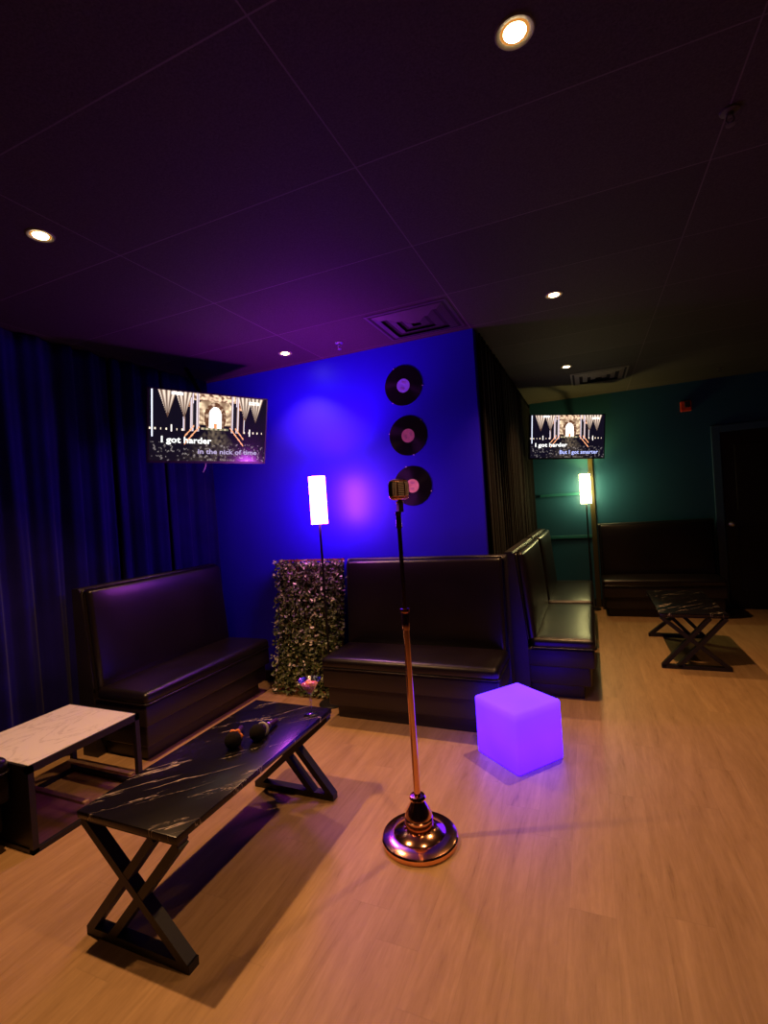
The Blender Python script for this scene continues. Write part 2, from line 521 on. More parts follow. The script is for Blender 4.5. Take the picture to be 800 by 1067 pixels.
G1 = 'navy velvet curtains along the left wall'
curtain('curtain', 'wide navy velvet curtain at the left edge, behind the white-topped side table', [(-3.19, -.9), (-3.19, 2.52)], .03, 2.68, M['navy'], 5.2, .035, 0, 1, G1)
curtain('curtain', 'navy velvet curtain panel right behind the left booth, below the left of the television', [(-3.19, 2.54), (-3.15, 2.95)], .03, 2.68, M['navy'], 6, .028, 0, 4, G1)
curtain('curtain', 'narrow navy velvet curtain at the corner with the blue wall, hem flared out', [(-3.15, 2.97), (-3.13, 3.2), (-3.08, 3.42)], .03, 2.68, M['navy'], 6.5, .022, .0, 9, G1)
curtain('curtain', 'black crushed curtain covering the side wall behind the two side-on booths', [(-.668, 3.53), (-.668, 6.68)], .03, 2.66, M['black_cloth'], 9, .012, 0, 13, None, .004, 30, .010)

# ------------------------------------------------------------------ booths
def make_booth():
    t = thing('booth_bench', 'x', 'booth bench')
    L, D = 1.21, .57
    b = nb()
    box(b, (-L / 2 + .06, -D + .08, 0), (L / 2 - .06, -.02, .13), .01)
    box(b, (-L / 2 + .02, -D + .03, .10), (L / 2 - .02, -.02, .26), .012, 3)
    box(b, (-L / 2, -D, .235), (L / 2, -.10, .365), .012, 3)
    obj('base', b, M['leatherbase'], t, 40)
    # seat cushion with a slight crown
    b = nb(); x0, x1, y0, y1, z0, z1 = -L / 2 - .005, L / 2 + .005, -D - .01, -.15, .36, .44
    box(b, (x0, y0, z0), (x1, y1, z1), .032, 5)
    bmesh.ops.subdivide_edges(b, edges=[e for e in b.edges if e.calc_length() > .3], cuts=12, use_grid_fill=True)
    for v in b.verts:
        if v.co.z > .42:
            u = (v.co.x) / (L / 2); w = (v.co.y - (y0 + y1) / 2) / ((y1 - y0) / 2)
            v.co.z += .012 * max(0, 1 - u ** 4) * max(0, 1 - w ** 4)
    cu = obj('seat_cushion', b, M['leather'], t, 60)
    pz = .372
    r = .03
    loop = []
    def arc(cx, cy, a0, a1):
        for i in range(7):
            a = a0 + (a1 - a0) * i / 6
            loop.append((cx + r * math.cos(a), cy + r * math.sin(a), pz))
    arc(x1 - r, y0 + r, 0, -PI / 2); arc(x0 + r, y0 + r, -PI / 2, -PI)
    loop.insert(0, (x1, y1, pz)); loop.append((x0, y1, pz))
    b = nb(); tube(b, loop, .0055, 8); obj('piping', b, M['leather'], cu, 60)
    # back shell and leaning pad
    b = nb(); prism(b, [(0, 0), (-.13, 0), (-.13, .42), (-.075, 1.05), (-.06, 1.065), (-.005, 1.065), (0, 1.055)], -L / 2 - .008, L / 2 + .008)
    obj('back_shell', b, M['leatherbase'], t, 30)
    b = nb(); h = .64
    box(b, (-L / 2 + .012, -.055, 0), (L / 2 - .012, 0, h), .024, 5)
    bmesh.ops.subdivide_edges(b, edges=[e for e in b.edges if e.calc_length() > .3], cuts=10, use_grid_fill=True)
    ang = math.atan2(.055, .63)
    Mx = Matrix.Translation((0, -.132, .415)) @ Matrix.Rotation(-ang, 4, 'X')
    for v in b.verts:
        if v.co.y < -.05:
            u = v.co.x / (L / 2); w = (v.co.z - h / 2) / (h / 2)
            v.co.y -= .016 * max(0, 1 - u ** 6) * max(0, 1 - w ** 6)
        v.co = Mx @ v.co
    pad = obj('backrest', b, M['leather'], t, 60)
    b = nb(); x = L / 2 + .002
    pl = [(-x, -.135, .43), (-x, -.085, 1.03), (-x + .02, -.08, 1.058), (x - .02, -.08, 1.058), (x, -.085, 1.03), (x, -.135, .43)]
    tube(b, pl, .0065, 8); obj('piping', b, M['leather'], pad, 60)
    return t
GB = 'dark vinyl booth benches'
booth = make_booth(); booth['group'] = GB
booth.location = (-1.17, 3.47, 0)
booth['label'] = 'dark brown vinyl booth bench against the blue wall, behind the copper microphone stand'
dup(booth, (-3.07, 2.675, 0), PI / 2, 'purple-lit dark booth bench along the navy curtains, under the left television', GB)
dup(booth, (-3.07, .725, 0), PI / 2, 'dark booth bench at the left edge, only its end showing before the side table', GB)
dup(booth, (-.60, 4.215, 0), PI / 2, 'side-on booth bench with green-lit seat, the nearer of two along the black curtain', GB)
dup(booth, (-.60, 5.545, 0), PI / 2, 'side-on booth bench with green-lit seat, the farther of two along the black curtain', GB)
dup(booth, (.69, 6.72, 0), 0, 'dark booth bench against the teal far wall, behind the small black table', GB)

# ------------------------------------------------------------------ coffee tables
def leg_frame(s):
    b = nb(); y = s * .475; W = .228; k = 1 if s < 0 else -1
    w = .03; d = .042
    bar(b, (-.232, y, .419), (.232, y, .419), .011, d)               # rail under the top
    bar(b, (-.24, y, .015), (.24, y, .015), .03, d)                 # foot bar
    bar(b, (-(W - .005) * k, y + s * .001, .413), ((W - .005) * k, y + s * .001, .02), w, d)
    # parallel pair leaning the other way
    bar(b, ((W - .005) * k, y, .413), (-(W - .11) * k, y, .02), w, d)
    bar(b, ((W - .115) * k, y, .413), (-(W - .0) * k, y, .02), w, d)
    return b
def make_coffee():
    t = thing('coffee_table', 'x', 'coffee table')
    b = nb(); box(b, (-.235, -.505, .425), (.235, .505, .45), .003, 2)
    obj('table_top', b, M['bmarble'], t, 40)
    obj('leg_frame', leg_frame(-1), M['bmetal'], t)
    obj('leg_frame', leg_frame(1), M['bmetal'], t)
    return t
ct = make_coffee(); ct.location = (-1.503, 1.632, 0)
ct['label'] = 'long black marble coffee table holding two karaoke microphones and a cocktail glass'
ct['group'] = 'black marble coffee tables'
dup(ct, (.70, 4.95, 0), 0, 'small black marble table with crossed legs at the far right, nothing on it', 'black marble coffee tables')

# ------------------------------------------------------------------ side table
t = thing('side_table', 'low side table with white marble top in black frame between two booths at left', 'side table', (-2.665, 1.632, 0))
X, Y, Z = .285, .292, .40
b = nb(); box(b, (-X + .012, -Y + .012, Z - .02), (X - .012, Y - .012, Z), .002); obj('table_top', b, M['wmarble'], t)
b = nb()
for sx in (-1, 1):
    box(b, (sx * (X - .011) - .011, -Y, Z - .035), (sx * (X - .011) + .011, Y, Z - .002))
    box(b, (sx * (X - .011) - .011, -Y, 0), (sx * (X - .011) + .011, Y, .022))
for sy in (-1, 1):
    box(b, (-X, sy * (Y - .011) - .011, Z - .035), (X, sy * (Y - .011) + .011, Z - .002))
    box(b, (-X, sy * (Y - .011) - .011, 0), (X, sy * (Y - .011) + .011, .022))
obj('frame', b, M['bmetal'], t)
for sx in (-1, 1):
    for sy in (-1, 1):
        b = nb(); box(b, (sx * (X - .013) - .013, sy * (Y - .013) - .013, .005), (sx * (X - .013) + .013, sy * (Y - .013) + .013, Z - .01)); obj('leg', b, M['bmetal'], t)
for y in (-.02, .245):
    b = nb(); box(b, (-X + .02, y - .014, .07), (X - .02, y + .014, .085), .002); o = obj('tan_strip', b, M['tan'], t); o['label'] = 'tan strip low inside the frame'  # two tan strips set low across the frame
b = nb(); box(b, (-X + .02, -Y + .005, .022), (X - .02, -Y + .012, Z - .03)); obj('side_panel', b, M['bmetal'], t)

# ------------------------------------------------------------------ floor lamps
def make_lamp(shade_mat, label, loc, h0, h1, glow):
    t = thing('floor_lamp', label, 'floor lamp', loc, 0, None)
    b = nb(); lathe(b, [(0, 0), (.095, 0), (.098, .006), (.092, .014), (.02, .02), (.014, .04), (0, .04)], 36); obj('base', b, M['bmetal'], t, 40)
    b = nb(); tube(b, [(0, 0, .02), (0, 0, h0 + .05)], .0085, 12)
    tube(b, [(0, 0, .70), (0, 0, .725)], .011, 12)
    obj('pole', b, M['bmetal'], t, 40)
    r = glow
    b = nb(); lathe(b, [(r, h0), (r, h1)], 40)
    sh = obj('lamp_shade', b, shade_mat, t, 180)
    for z in (h0, h1):
        b = nb()
        tube(b, [((r + .001) * math.cos(a * PI / 18), (r + .001) * math.sin(a * PI / 18), z) for a in range(36)], .0028, 6, closed=True)
        obj('rim', b, M['lamprim'], sh, 60)
    return t
make_lamp(M['lampviolet'], 'slim floor lamp with violet-white cylinder shade in front of the leaf panel', (-1.872, 3.17, 0), 1.358, 1.718, .062)
make_lamp(M['lampyellow'], 'slim floor lamp with yellow cylinder shade beneath the right television', (-.04, 6.58, 0), 1.328, 1.70, .062)
for o in COL.objects:
    if o.name.startswith('floor_lamp'): o['group'] = 'slim floor lamps'

# ------------------------------------------------------------------ leaf panel
t = thing('leaf_panel', 'upright artificial boxwood leaf panel leaning on the blue wall beside the booth', 'hedge panel', (-2.14, 3.29, 0))
ang = math.atan2(.15, 1.08)
W, H = .64, 1.07
Lean = Matrix.Rotation(-ang, 4, 'X')
b = nb(); box(b, (-W / 2 + .02, -.0, .02), (W / 2 - .02, .02, H - .02))
for v in b.verts: v.co = Lean @ v.co
obj('backing', b, M['hedgeback'], t)
b = nb()
for i in range(8):
    x = -W / 2 + .03 + i * (W - .06) / 7
    box(b, (x - .008, .0, .01), (x + .008, .012, H + .008))
for z in (.03, H - .002): box(b, (-W / 2 + .01, -.006, z - .008), (W / 2 - .01, .006, z + .008))
for v in b.verts: v.co = Lean @ v.co
obj('lattice', b, M['lattice'], t)
b = nb()
rnd = random.Random(3)
for i in range(3800):
    u = rnd.uniform(-W / 2, W / 2); w = rnd.uniform(.0, H)
    clump = noise.noise(Vector((u * 14, w * 14, 2))) * .02
    dpt = -.015 - rnd.random() ** .8 * .062 - clump
    edge = min(W / 2 - abs(u), H - w)
    if edge < .03: dpt = rnd.uniform(-.075, .0)
    u += rnd.gauss(0, .006); w += rnd.gauss(0, .006)
    p = Vector((u, dpt, max(w, .015)))
    ln = rnd.uniform(.011, .020); wd = ln * rnd.uniform(.5, .7)
    d = Vector((rnd.gauss(0, 1), rnd.gauss(-.5, .7), rnd.gauss(.1, .9))).normalized()
    nn = Vector((rnd.gauss(0, .7), -1, rnd.gauss(.5, .7))).normalized()
    s = d.cross(nn)
    if s.length < .1: continue
    s.normalize(); up = s.cross(d).normalized()
    q = [p - d * ln, p - d * ln * .35 + s * wd * .8 - up * .001, p + d * ln * .45 + s * wd * .7, p + d * ln, p + d * ln * .45 - s * wd * .7, p - d * ln * .35 - s * wd * .8]
    m0 = p - up * ln * .16
    vs = [b.verts.new(Lean @ x) for x in q]; mb = b.verts.new(Lean @ m0)
    if min(v.co.z for v in vs) < .002:
        dz = .002 - min(v.co.z for v in vs)
        for v in vs + [mb]: v.co.z += dz
    for j in range(6): b.faces.new((mb, vs[j], vs[(j + 1) % 6]))
me = bpy.data.meshes.new('foliage'); b.to_mesh(me); b.free(); me.materials.append(M['leaf'])
o = bpy.data.objects.new('foliage', me); COL.objects.link(o); o.parent = t

# ------------------------------------------------------------------ glowing cube
b = nb(); S = .337; box(b, (-S / 2, -S / 2, 0), (S / 2, S / 2, S - .007), .016, 4)
o = obj('light_cube', b, M['cube'], None, 60); o.location = (-.447, 2.785, .001); o.rotation_euler = (0, 0, math.radians(45 + 6))
tag(o, 'glowing violet cube seat on the wood floor in front of the booths', 'light cube')

# ------------------------------------------------------------------ copper microphone stand
mx, my = -.762, 1.955
t = thing('microphone_stand', 'tall copper microphone stand with round weighted base in the middle of the floor', 'microphone stand', (mx, my, 0))
b = nb(); lathe(b, [(0, .0), (.158, 0), (.164, .004), (.165, .022), (.160, .028), (.120, .040), (.112, .0395), (.108, .044), (.062, .062), (.05, .064), (.045, .066), (0, .066)], 72)
obj('base', b, M['copper'], t, 32)
b = nb(); lathe(b, [(0, .060), (.060, .061), (.062, .070), (.061, .100), (.056, .104), (.059, .109), (.054, .128), (.040, .152), (.031, .168), (.028, .173), (.034, .178), (.036, .187), (.031, .196), (.018, .199), (0, .199)], 48)
for k in range(12):
    a = k * PI / 6; box(b, (.056, -.005, .058), (.068, .005, .067), .001, 1, 0, Matrix.Rotation(a, 4, 'Z'))
obj('hub', b, M['copper'], t, 32)
b = nb(); tube(b, [(0, 0, .16), (0, 0, .93)], .0142, 24); obj('lower_pole', b, M['copper'], t, 60)
b = nb(); tube(b, [(0, 0, .98), (.0, 0, 1.40)], .0095, 20); obj('upper_pole', b, M['darkmetal'], t, 60)
b = nb(); lathe(b, [(.012, .915), (.0165, .917), (.0172, .925), (.0172, .985), (.0155, .988), (.0155, .990), (.019, .993), (.020, 1.000), (.0185, 1.008), (.010, 1.010)], 32)
for k in range(14):
    a = 2 * PI * k / 14; box(b, (.0175, -.0015, .993), (.0212, .0015, 1.007), 0, 1, 0, Matrix.Rotation(a, 4, 'Z'))
obj('clutch', b, M['copper'], t, 40)
b = nb(); lathe(b, [(.008, 1.355), (.0135, 1.357), (.014, 1.365), (.012, 1.37), (.012, 1.415), (.0135, 1.42), (.0135, 1.428), (.008, 1.43)], 28); obj('collar', b, M['darkmetal'], t, 40)

# vintage microphone on the stand
t2 = thing('vintage_microphone', 'retro ribbed microphone with rounded copper head on top of the stand', 'microphone', (mx + .010, my, 1.425), math.radians(40))
t2.scale = (1, 1, .9)
b = nb()
prism(b, [(-.012, 0), (.014, 0), (.020, .018), (.010, .050), (-.006, .058), (-.013, .045)], -.011, .011)
obj('swivel', b, M['bplastic'], t2)
b = nb(); tube(b, [(.012, -.006, .052), (.013, .004, .035), (.013, .018, .012), (.013, .024, .004)], .0028, 8)
tube(b, [(-.016, .002, .046), (.016, .002, .046)], .006, 12)
obj('lever', b, M['chrome'], t2, 60)
b = nb(); tube(b, [(0, .0, .05), (0, 0, .066)], .009, 16); obj('neck', b, M['darkmetal'], t2, 60)
def mic_section(z):
    # rounded-rectangle footprint that narrows to top and bottom
    q = (z - .047) / .047
    f = max(0, 1 - abs(q) ** 3.4) ** .42
    return .043 * (.45 + .55 * f), .029 * (.5 + .5 * f)
def head_ring(a, c, n=36):
    out = []
    for k in range(n):
        th = 2 * PI * k / n; cs, sn = math.cos(th), math.sin(th)
        e = .62
        out.append((a * math.copysign(abs(cs) ** e, cs), c * math.copysign(abs(sn) ** e, sn)))
    return out
b = nb(); rings = []
zs = [i * .094 / 22 for i in range(23)]
for z in zs:
    a, c = mic_section(z); rings.append([b.verts.new((x, y, z + .062)) for x, y in head_ring(a * .93, c * .93)])
for A, B in zip(rings, rings[1:]):
    for k in range(36): b.faces.new((A[k], A[(k + 1) % 36], B[(k + 1) % 36], B[k]))
b.faces.new(rings[0][::-1]); b.faces.new(rings[-1])
obj('head', b, M['bplastic'], t2, 50)
b = nb()   # frame band round the sides, top and bottom
for z in [.006, .014, .088]:
    a, c = mic_section(z)
    tube(b, [(x * 1.0, y * 1.0, z + .062) for x, y in head_ring(a, c)], .0035, 8, closed=True)
loop = []
for i in range(33):
    z = .094 * i / 32; a, c = mic_section(z); loop.append((a * 1.0, 0, z + .062))
for i in range(33):
    z = .094 * (32 - i) / 32; a, c = mic_section(z); loop.append((-a * 1.0, 0, z + .062))
tube(b, loop, .0042, 8, closed=True)
for sx in (-.42, .42):
    for sy in (-1, 1):
        pts = []
        for i in range(1, 22):
            z = .094 * i / 22; a, c = mic_section(z); pts.append((a * sx * .9, sy * c * 1.0, z + .062))
        tube(b, pts, .0028, 8)
obj('frame', b, M['copper'], t2, 60)
b = nb()
for sy in (-1, 1):
    for i in range(9):
        z = .018 + i * .0078; a, c = mic_section(z)
        bar(b, (-a * .30, sy * c * .985, z + .062), (a * .30, sy * c * .985, z + .062), .0022, .004)
for sy in (-1, 1):
    for xx in (-.8, -.66, -.52, .52, .66, .8):
        pts = []
        for i in range(3, 20):
            z = .094 * i / 22; a, c = mic_section(z)
            yy = c * (1 - abs(xx) ** 4) ** .5
            pts.append((a * xx, sy * yy * .99, z + .062))
        tube(b, pts, .0012, 6)
obj('grille', b, M['grille'], t2, 60)
b = nb(); a, c = mic_section(.006); lathe(b, [(0, .058), (.012, .058), (.024, .062), (.026, .070), (0, .072)], 24); obj('lower_cup', b, M['copper'], t2, 60)

# ------------------------------------------------------------------ karaoke microphones on the table
def hand_mic(loc, rz, ringmat, star, label, handlemat):
    t = thing('karaoke_microphone', label, 'microphone', loc, rz, 'karaoke microphones on the marble table')
    # axis along +Y from ball; ball rests on the table
    r = .036
    b = nb(); bmesh.ops.create_icosphere(b, subdivisions=4, radius=r)
    for v in b.verts:
        v.co *= 1 + .02 * noise.noise(v.co * 90); v.co.z += r - .0006
    for v in b.verts: v.co.z = max(v.co.z, .0)
    obj('foam_cover', b, M['foam'], t, 180)
    tilt = math.atan2(.018, .15)
    b = nb(); P = lambda s: (0, s, r - (s) * math.tan(tilt))
    tube(b, [P(.025), P(.045), P(.06), P(.12), P(.165), P(.17)], [.018, .017, .0135, .0125, .0115, .009], 20)
    obj('handle', b, handlemat, t, 40)
    b = nb()
    c = Vector(P(.045)); n = 24
    ax = Vector((0, math.cos(tilt), -math.sin(tilt))); uu = Vector((1, 0, 0)); ww = ax.cross(uu)
    pts = []
    for k in range(n):
        a = 2 * PI * k / n + PI / 6
        rr = .0255 + (.0045 * math.cos(3 * a * 2) if star else .001)
        pts.append(c + (uu * math.cos(a) + ww * math.sin(a)) * rr)
    tube(b, pts, .006, 8, closed=True)
    o = obj('ring', b, ringmat, t, 60)
    o['label'] = 'orange scalloped anti-roll ring' if star else 'grey ring'
    b = nb(); tube(b, [P(.085), P(.094)], .0155, 20); o = obj('band', b, M['chrome'], t, 60)
    return t
hand_mic((-1.485, 1.655, .45), math.radians(28), M['orange'], True, 'black karaoke microphone with foam ball and orange ring, lying on the marble table', M['purpleplastic'])
hand_mic((-1.425, 1.745, .45), math.radians(6), M['greyrubber'], False, 'black karaoke microphone with foam ball and silver ring, nearer the cocktail glass', M['purpleplastic'])

# ------------------------------------------------------------------ cocktail glass
t = thing('cocktail_glass', 'stemmed cocktail glass of pink drink on the far end of the marble table', 'cocktail glass', (-1.33, 2.045, .45))
b = nb()
lathe(b, [(0, .0005), (.036, .0005), (.037, .002), (.01, .006), (.0045, .014), (.0035, .04), (.0035, .085), (.006, .098), (.030, .130), (.055, .172), (.0563, .173), (.0555, .1745), (.029, .132), (.004, .102), (0, .101)], 48)
obj('bowl', b, M['glass'], t, 180)
b = nb(); lathe(b, [(0, .1025), (.0038, .1035), (.0283, .133), (.041, .1535), (0, .1535)], 40); obj('drink', b, M['drink'], t, 40)
b = nb()
r_ = random.Random(2)
for i in range(7):
    a = r_.uniform(0, 6.28); q = r_.uniform(.0, .026)
    box(b, (-.009, -.009, -.008), (.009, .009, .008), .003, 2, 0, Matrix.Translation((q * math.cos(a), q * math.sin(a), .156 + r_.uniform(-.004, .004))) @ Matrix.Rotation(r_.uniform(0, 3), 4, (r_.random(), r_.random(), 1)))
obj('ice', b, M['ice'], t, 40)

# ------------------------------------------------------------------ records
def record(loc, labmat, labels, rot):
    t = thing('vinyl_record', labels, 'vinyl record', loc, 0, 'vinyl records in a column on the blue wall')
    b = nb(); lathe(b, [(0, 0), (.151, 0), (.152, .001), (.151, .0022), (.146, .0024), (.055, .0022), (0, .0022)], 72)
    for v in b.verts: v.co = Matrix.Rotation(PI / 2, 4, 'X') @ v.co
    obj('disc', b, M['vinyl'], t, 30)
    b = nb(); lathe(b, [(0, .0022), (.052, .0022), (.052, .0032), (.004, .0034), (0, .0022)], 48)
    for v in b.verts: v.co = Matrix.Rotation(PI / 2, 4, 'X') @ v.co
    lb = obj('centre_label', b, labmat, t, 30)
    b = nb()
    for i in range(4):
        z = .030 - i * .009 if i < 2 else -.018 - (i - 2) * .009
        wv = .018 - .003 * (i % 2)
        box(b, (-wv, -.0042, z - .0016), (wv, -.0033, z + .0016))
    o = obj('print', b, M['labink'], lb); o.rotation_euler = (0, rot, 0)
    for a in (100, 215, 335):
        a = math.radians(a) + rot
        b = nb(); lathe(b, [(0, 0), (.004, 0), (.004, .004), (0, .006)], 12)
        for v in b.verts: v.co = Matrix.Translation((.154 * math.cos(a), 0, .154 * math.sin(a))) @ Matrix.Rotation(PI / 2, 4, 'X') @ v.co
        obj('pin', b, M['pin'], t)
record((-1.252, 3.4985, 2.366), M['lab1'], 'black vinyl record with lilac label, topmost of three on the blue wall', .3)
record((-1.241, 3.4985, 1.984), M['lab2'], 'black vinyl record with rose-red label, middle of three on the blue wall', 1.2)
record((-1.232, 3.4985, 1.600), M['lab3'], 'black vinyl record with salmon label, lowest, partly behind the microphone', .1)

# ------------------------------------------------------------------ televisions
def lerp(a, b, t): return tuple(x + (y - x) * t for x, y in zip(a, b))
def cathedral(u, v):
    """u,v in 0..1, v up: nave of a cathedral with bright apse"""
    n = noise.noise(Vector((u * 38, v * 24, 1))) ; n2 = noise.noise(Vector((u * 90, v * 60, 4)))
    c = (.004, .003, .008)
    x = u - .53
    ax = abs(x)
    # floor
    if v < .48:
        w = .07 + (.48 - v) * .55
        if ax < w: c = lerp(c, (.16, .12, .08), max(0, .9 - ax / w * .8) * max(0, .5 + n * 1.1) * (1 if v > .25 else .45))
        if v < .27 and n > .25 and n2 > .0: c = lerp(c, (.35, .30, .30), .45)
    # vault above apse
    d = math.hypot(x / .17, (v - .62) / .36)
    if v > .55 and d < 1.05:
        rib = abs(math.sin(math.atan2(v - .55, x) * 7))
        c = lerp((.10, .04, .02), (.95, .70, .45), max(0, min(1, .15 + .8 * rib ** 2 * (.7 + n) + .25 * (d < .6))))
    if v > .90 and ax < .26: c = lerp((.12, .05, .03), (.9, .62, .42), max(0, min(1, .5 + n * 1.6)))
    # dark arch + bright window
    if math.hypot(x / .095, (v - .66) / .23) < 1 and v > .5: c = lerp((.10, .04, .02), (.7, .5, .35), max(0, n))
    if (ax < .055 and .50 < v < .68) or math.hypot(x / .055, (v - .68) / .14) < 1: c = (1.7, 1.55, 1.4)
    if ax < .013 and .47 < v < .58: c = (.9, .25, .1)
    if ax < .12 and .47 < v < .51: c = lerp((.5, .38, .25), (.08, .1, .05), .5 + .5 * math.sin(u * 160))
    # columns
    for cx, wd in ((.15, .010), (.20, .014), (.26, .008)):
        if abs(ax - cx) < wd and v > .44: c = lerp((.25, .13, .08), (.75, .68, .8), .5 + .5 * math.sin((ax - cx) * 400))
    if .16 < ax < .19 and .52 < v < .85: c = (.01, .008, .012)
    if .21 < ax < .25 and v > .80: c = lerp((.2, .06, .02), (.9, .5, .3), max(0, .5 + n * 1.2))
    # stair rails
    for off in (0, .05):
        yy = .52 - (ax - .13 - off) * 2.1
        if .13 + off < ax < .26 and abs(v - yy) < .014: c = (.85, .36, .18)
    # fan vaults left and right
    for cx in (.14, .27, .80, .90):
        hw = (v - .62) / .38
        if v > .62 and abs(u - cx) < .07 * hw:
            f = (u - cx) / (.07 * hw + 1e-5)
            c = lerp((.07, .03, .02), (.85, .68, .55), max(0, min(1, .5 + .5 * math.sin(f * 11)) * min(1, (v - .62) * 3.2)))
    # candles
    if (u < .26 or u > .78) and abs(v - .46) < .018 and (u * 24) % 1 < .22: c = (1, .8, .6)
    if abs(u - .17) < .006 and .42 < v < .53: c = (.9, .8, .75)
    if abs(u - .845) < .006 and .40 < v < .52: c = (.9, .8, .75)
    # bright strip at left edge, marks in the top corners
    if .018 < u < .030 and v > .34: c = (.8, .85, 1.0)
    if .17 < u < .26 and .95 < v < .99 and (u * 55) % 1 < .7: c = (1.2, 1.2, 1.3)
    if .83 < u < .93 and .90 < v < .95 and n2 > -.25: c = (1.0, .9, .8)
    return c
def screen_mesh(W, Hh, glow=False):
    nx, nz = 176, 99
    me = bpy.data.meshes.new('screen')
    vs = [((i / nx - .5) * W, 0, (j / nz - .5) * Hh) for j in range(nz + 1) for i in range(nx + 1)]
    fs = [(j * (nx + 1) + i, j * (nx + 1) + i + 1, (j + 1) * (nx + 1) + i + 1, (j + 1) * (nx + 1) + i) for j in range(nz) for i in range(nx)]
    me.from_pydata(vs, [], fs)
    at = me.color_attributes.new('picture', 'FLOAT_COLOR', 'CORNER')
    d = []
    for j in range(nz):
        for i in range(nx):
            c = cathedral((i + .5) / nx, (j + .5) / nz)
            d += [c[0], c[1], c[2], 1.0] * 4
    at.data.foreach_set('color', d)
    me.materials.append(M['screen'])
    return me
def lyric(txt, size, x, z, mat, parent, xend=None):
    cu = bpy.data.curves.new('t', 'FONT'); cu.body = txt; cu.size = size; cu.align_x = 'LEFT'; cu.resolution_u = 2
    cu.offset = size * .022
    tmp = bpy.data.objects.new('t', cu); COL.objects.link(tmp)
    dg = bpy.context.evaluated_depsgraph_get()
    me = bpy.data.meshes.new_from_object(tmp.evaluated_get(dg))
    bpy.data.objects.remove(tmp)
    me.materials.clear(); me.materials.append(mat)
    xs = [v.co.x for v in me.vertices]
    k = 1 if xend is None else (xend - x) / (max(xs) - min(xs))
    for v in me.vertices: v.co = Vector(((v.co.x - min(xs)) * k + x, -.0015, v.co.y + z))
    o = bpy.data.objects.new('lyric_line', me); COL.objects.link(o); o.parent = parent
    return o
def television(label, loc, yaw, tilt, roll, lines, arm_to):
    W = .90; Hh = W * 9 / 16 + .012
    t = thing('television', label, 'television', loc, 0, 'wall-mounted televisions')
    t.rotation_mode = 'XYZ'
    R_ = Matrix.Rotation(yaw, 4, 'Z') @ Matrix.Rotation(tilt, 4, 'X') @ Matrix.Rotation(roll, 4, 'Y')
    t.rotation_euler = R_.to_euler('XYZ')
    b = nb()
    box(b, (-W / 2, .0, -Hh / 2), (W / 2, .028, Hh / 2), .004, 2)
    box(b, (-W * .32, .026, -Hh * .38), (W * .32, .055, Hh * .25), .01, 2)
    obj('housing', b, M['bplastic'], t, 30)
    b = nb(); f = .011
    box(b, (-W / 2, -.004, -Hh / 2), (-W / 2 + f, .003, Hh / 2)); box(b, (W / 2 - f, -.004, -Hh / 2), (W / 2, .003, Hh / 2))
    box(b, (-W / 2, -.004, Hh / 2 - f), (W / 2, .003, Hh / 2)); box(b, (-W / 2, -.004, -Hh / 2), (W / 2, .003, -Hh / 2 + f * 1.5))
    obj('bezel', b, M['bplastic'], t)
    me = screen_mesh(W - 2 * f, Hh - 2.4 * f)
    sc = bpy.data.objects.new('screen', me); COL.objects.link(sc); sc.parent = t; sc.location = (0, -.002, .002)
    for txt, size, x, z, mat, xe in lines: lyric(txt, size, x, z, mat, sc, xe)
    # wall arm in the television's own space
    inv = (Matrix.Translation(loc) @ R_).inverted()
    p = inv @ Vector(arm_to)
    b = nb(); box(b, (-.1, .055, -.1), (.1, .062, .1)); 
    q = Vector((0, .062, 0)); tube(b, [q, q.lerp(p, .5) + Vector((.05, 0, 0)), p], .016, 10)
    obj('wall_bracket', b, M['bmetal'], t)
    return t
tv1 = television('television tilted down at the left, lyric I got harder, hung before the navy curtain',
    (-2.567, 2.867, 2.126), 1.12, .233, 0,
    [('I got harder', .062, -.36, -.115, M['textwhite'], .0), ('in the nick of time', .05, -.10, -.19, M['textpale'], .37)], (-2.95, 3.05, 2.69))
b = nb(); tube(b, [(-.02, .045, -.25), (-.025, .035, -.285), (-.05, .02, -.33)], .006, 8); obj('hanging_tab', b, M['pin'], tv1)
TV2 = dict(loc=(-.196, 6.076, 2.129), yaw=.45, tilt=.075, roll=.05)
tv2 = television('television at the right over the yellow lamp, lyric I got harder, But I got smarter',
    TV2['loc'], TV2['yaw'], TV2['tilt'], TV2['roll'],
    [('I got harder', .062, -.38, -.115, M['textwhite'], .0), ('But I got smarter', .062, -.09, -.20, M['textblue'], .37)], (-.10, 6.74, 2.12))

# ------------------------------------------------------------------ ceiling fittings
def downlight(x, y, label):
    t = thing('ceiling_downlight', label, 'downlight', (x, y, CZ), 0, 'recessed ceiling downlights')
    b = nb(); lathe(b, [(.038, -.001), (.040, -.004), (.050, -.005), (.053, -.0005)], 40); obj('trim_ring', b, M['ventlit'], t, 60)
    b = nb(); lathe(b, [(0, -.0015), (.039, -.0015)], 32); obj('reflector', b, M['reflector'], t)
    b = nb(); lathe(b, [(0, -.008), (.018, -.0078), (.028, -.005), (.030, -.002)], 32); obj('bulb', b, M['bulb'], t, 180)
    return t
DL = [(-.11, 1.37, 'round ceiling downlight nearest the camera, at the top of the picture'),
      (-2.055, 1.36, 'round ceiling downlight near the left edge'),
      (-.128, 3.215, 'round ceiling downlight over the glowing cube, right of the purple vent'),
      (-2.091, 3.198, 'round ceiling downlight close to the blue wall by the left television'),
      (-.13, 5.06, 'round ceiling downlight farthest back, beside the far vent')]
for x, y, lb in DL: downlight(x, y, lb)

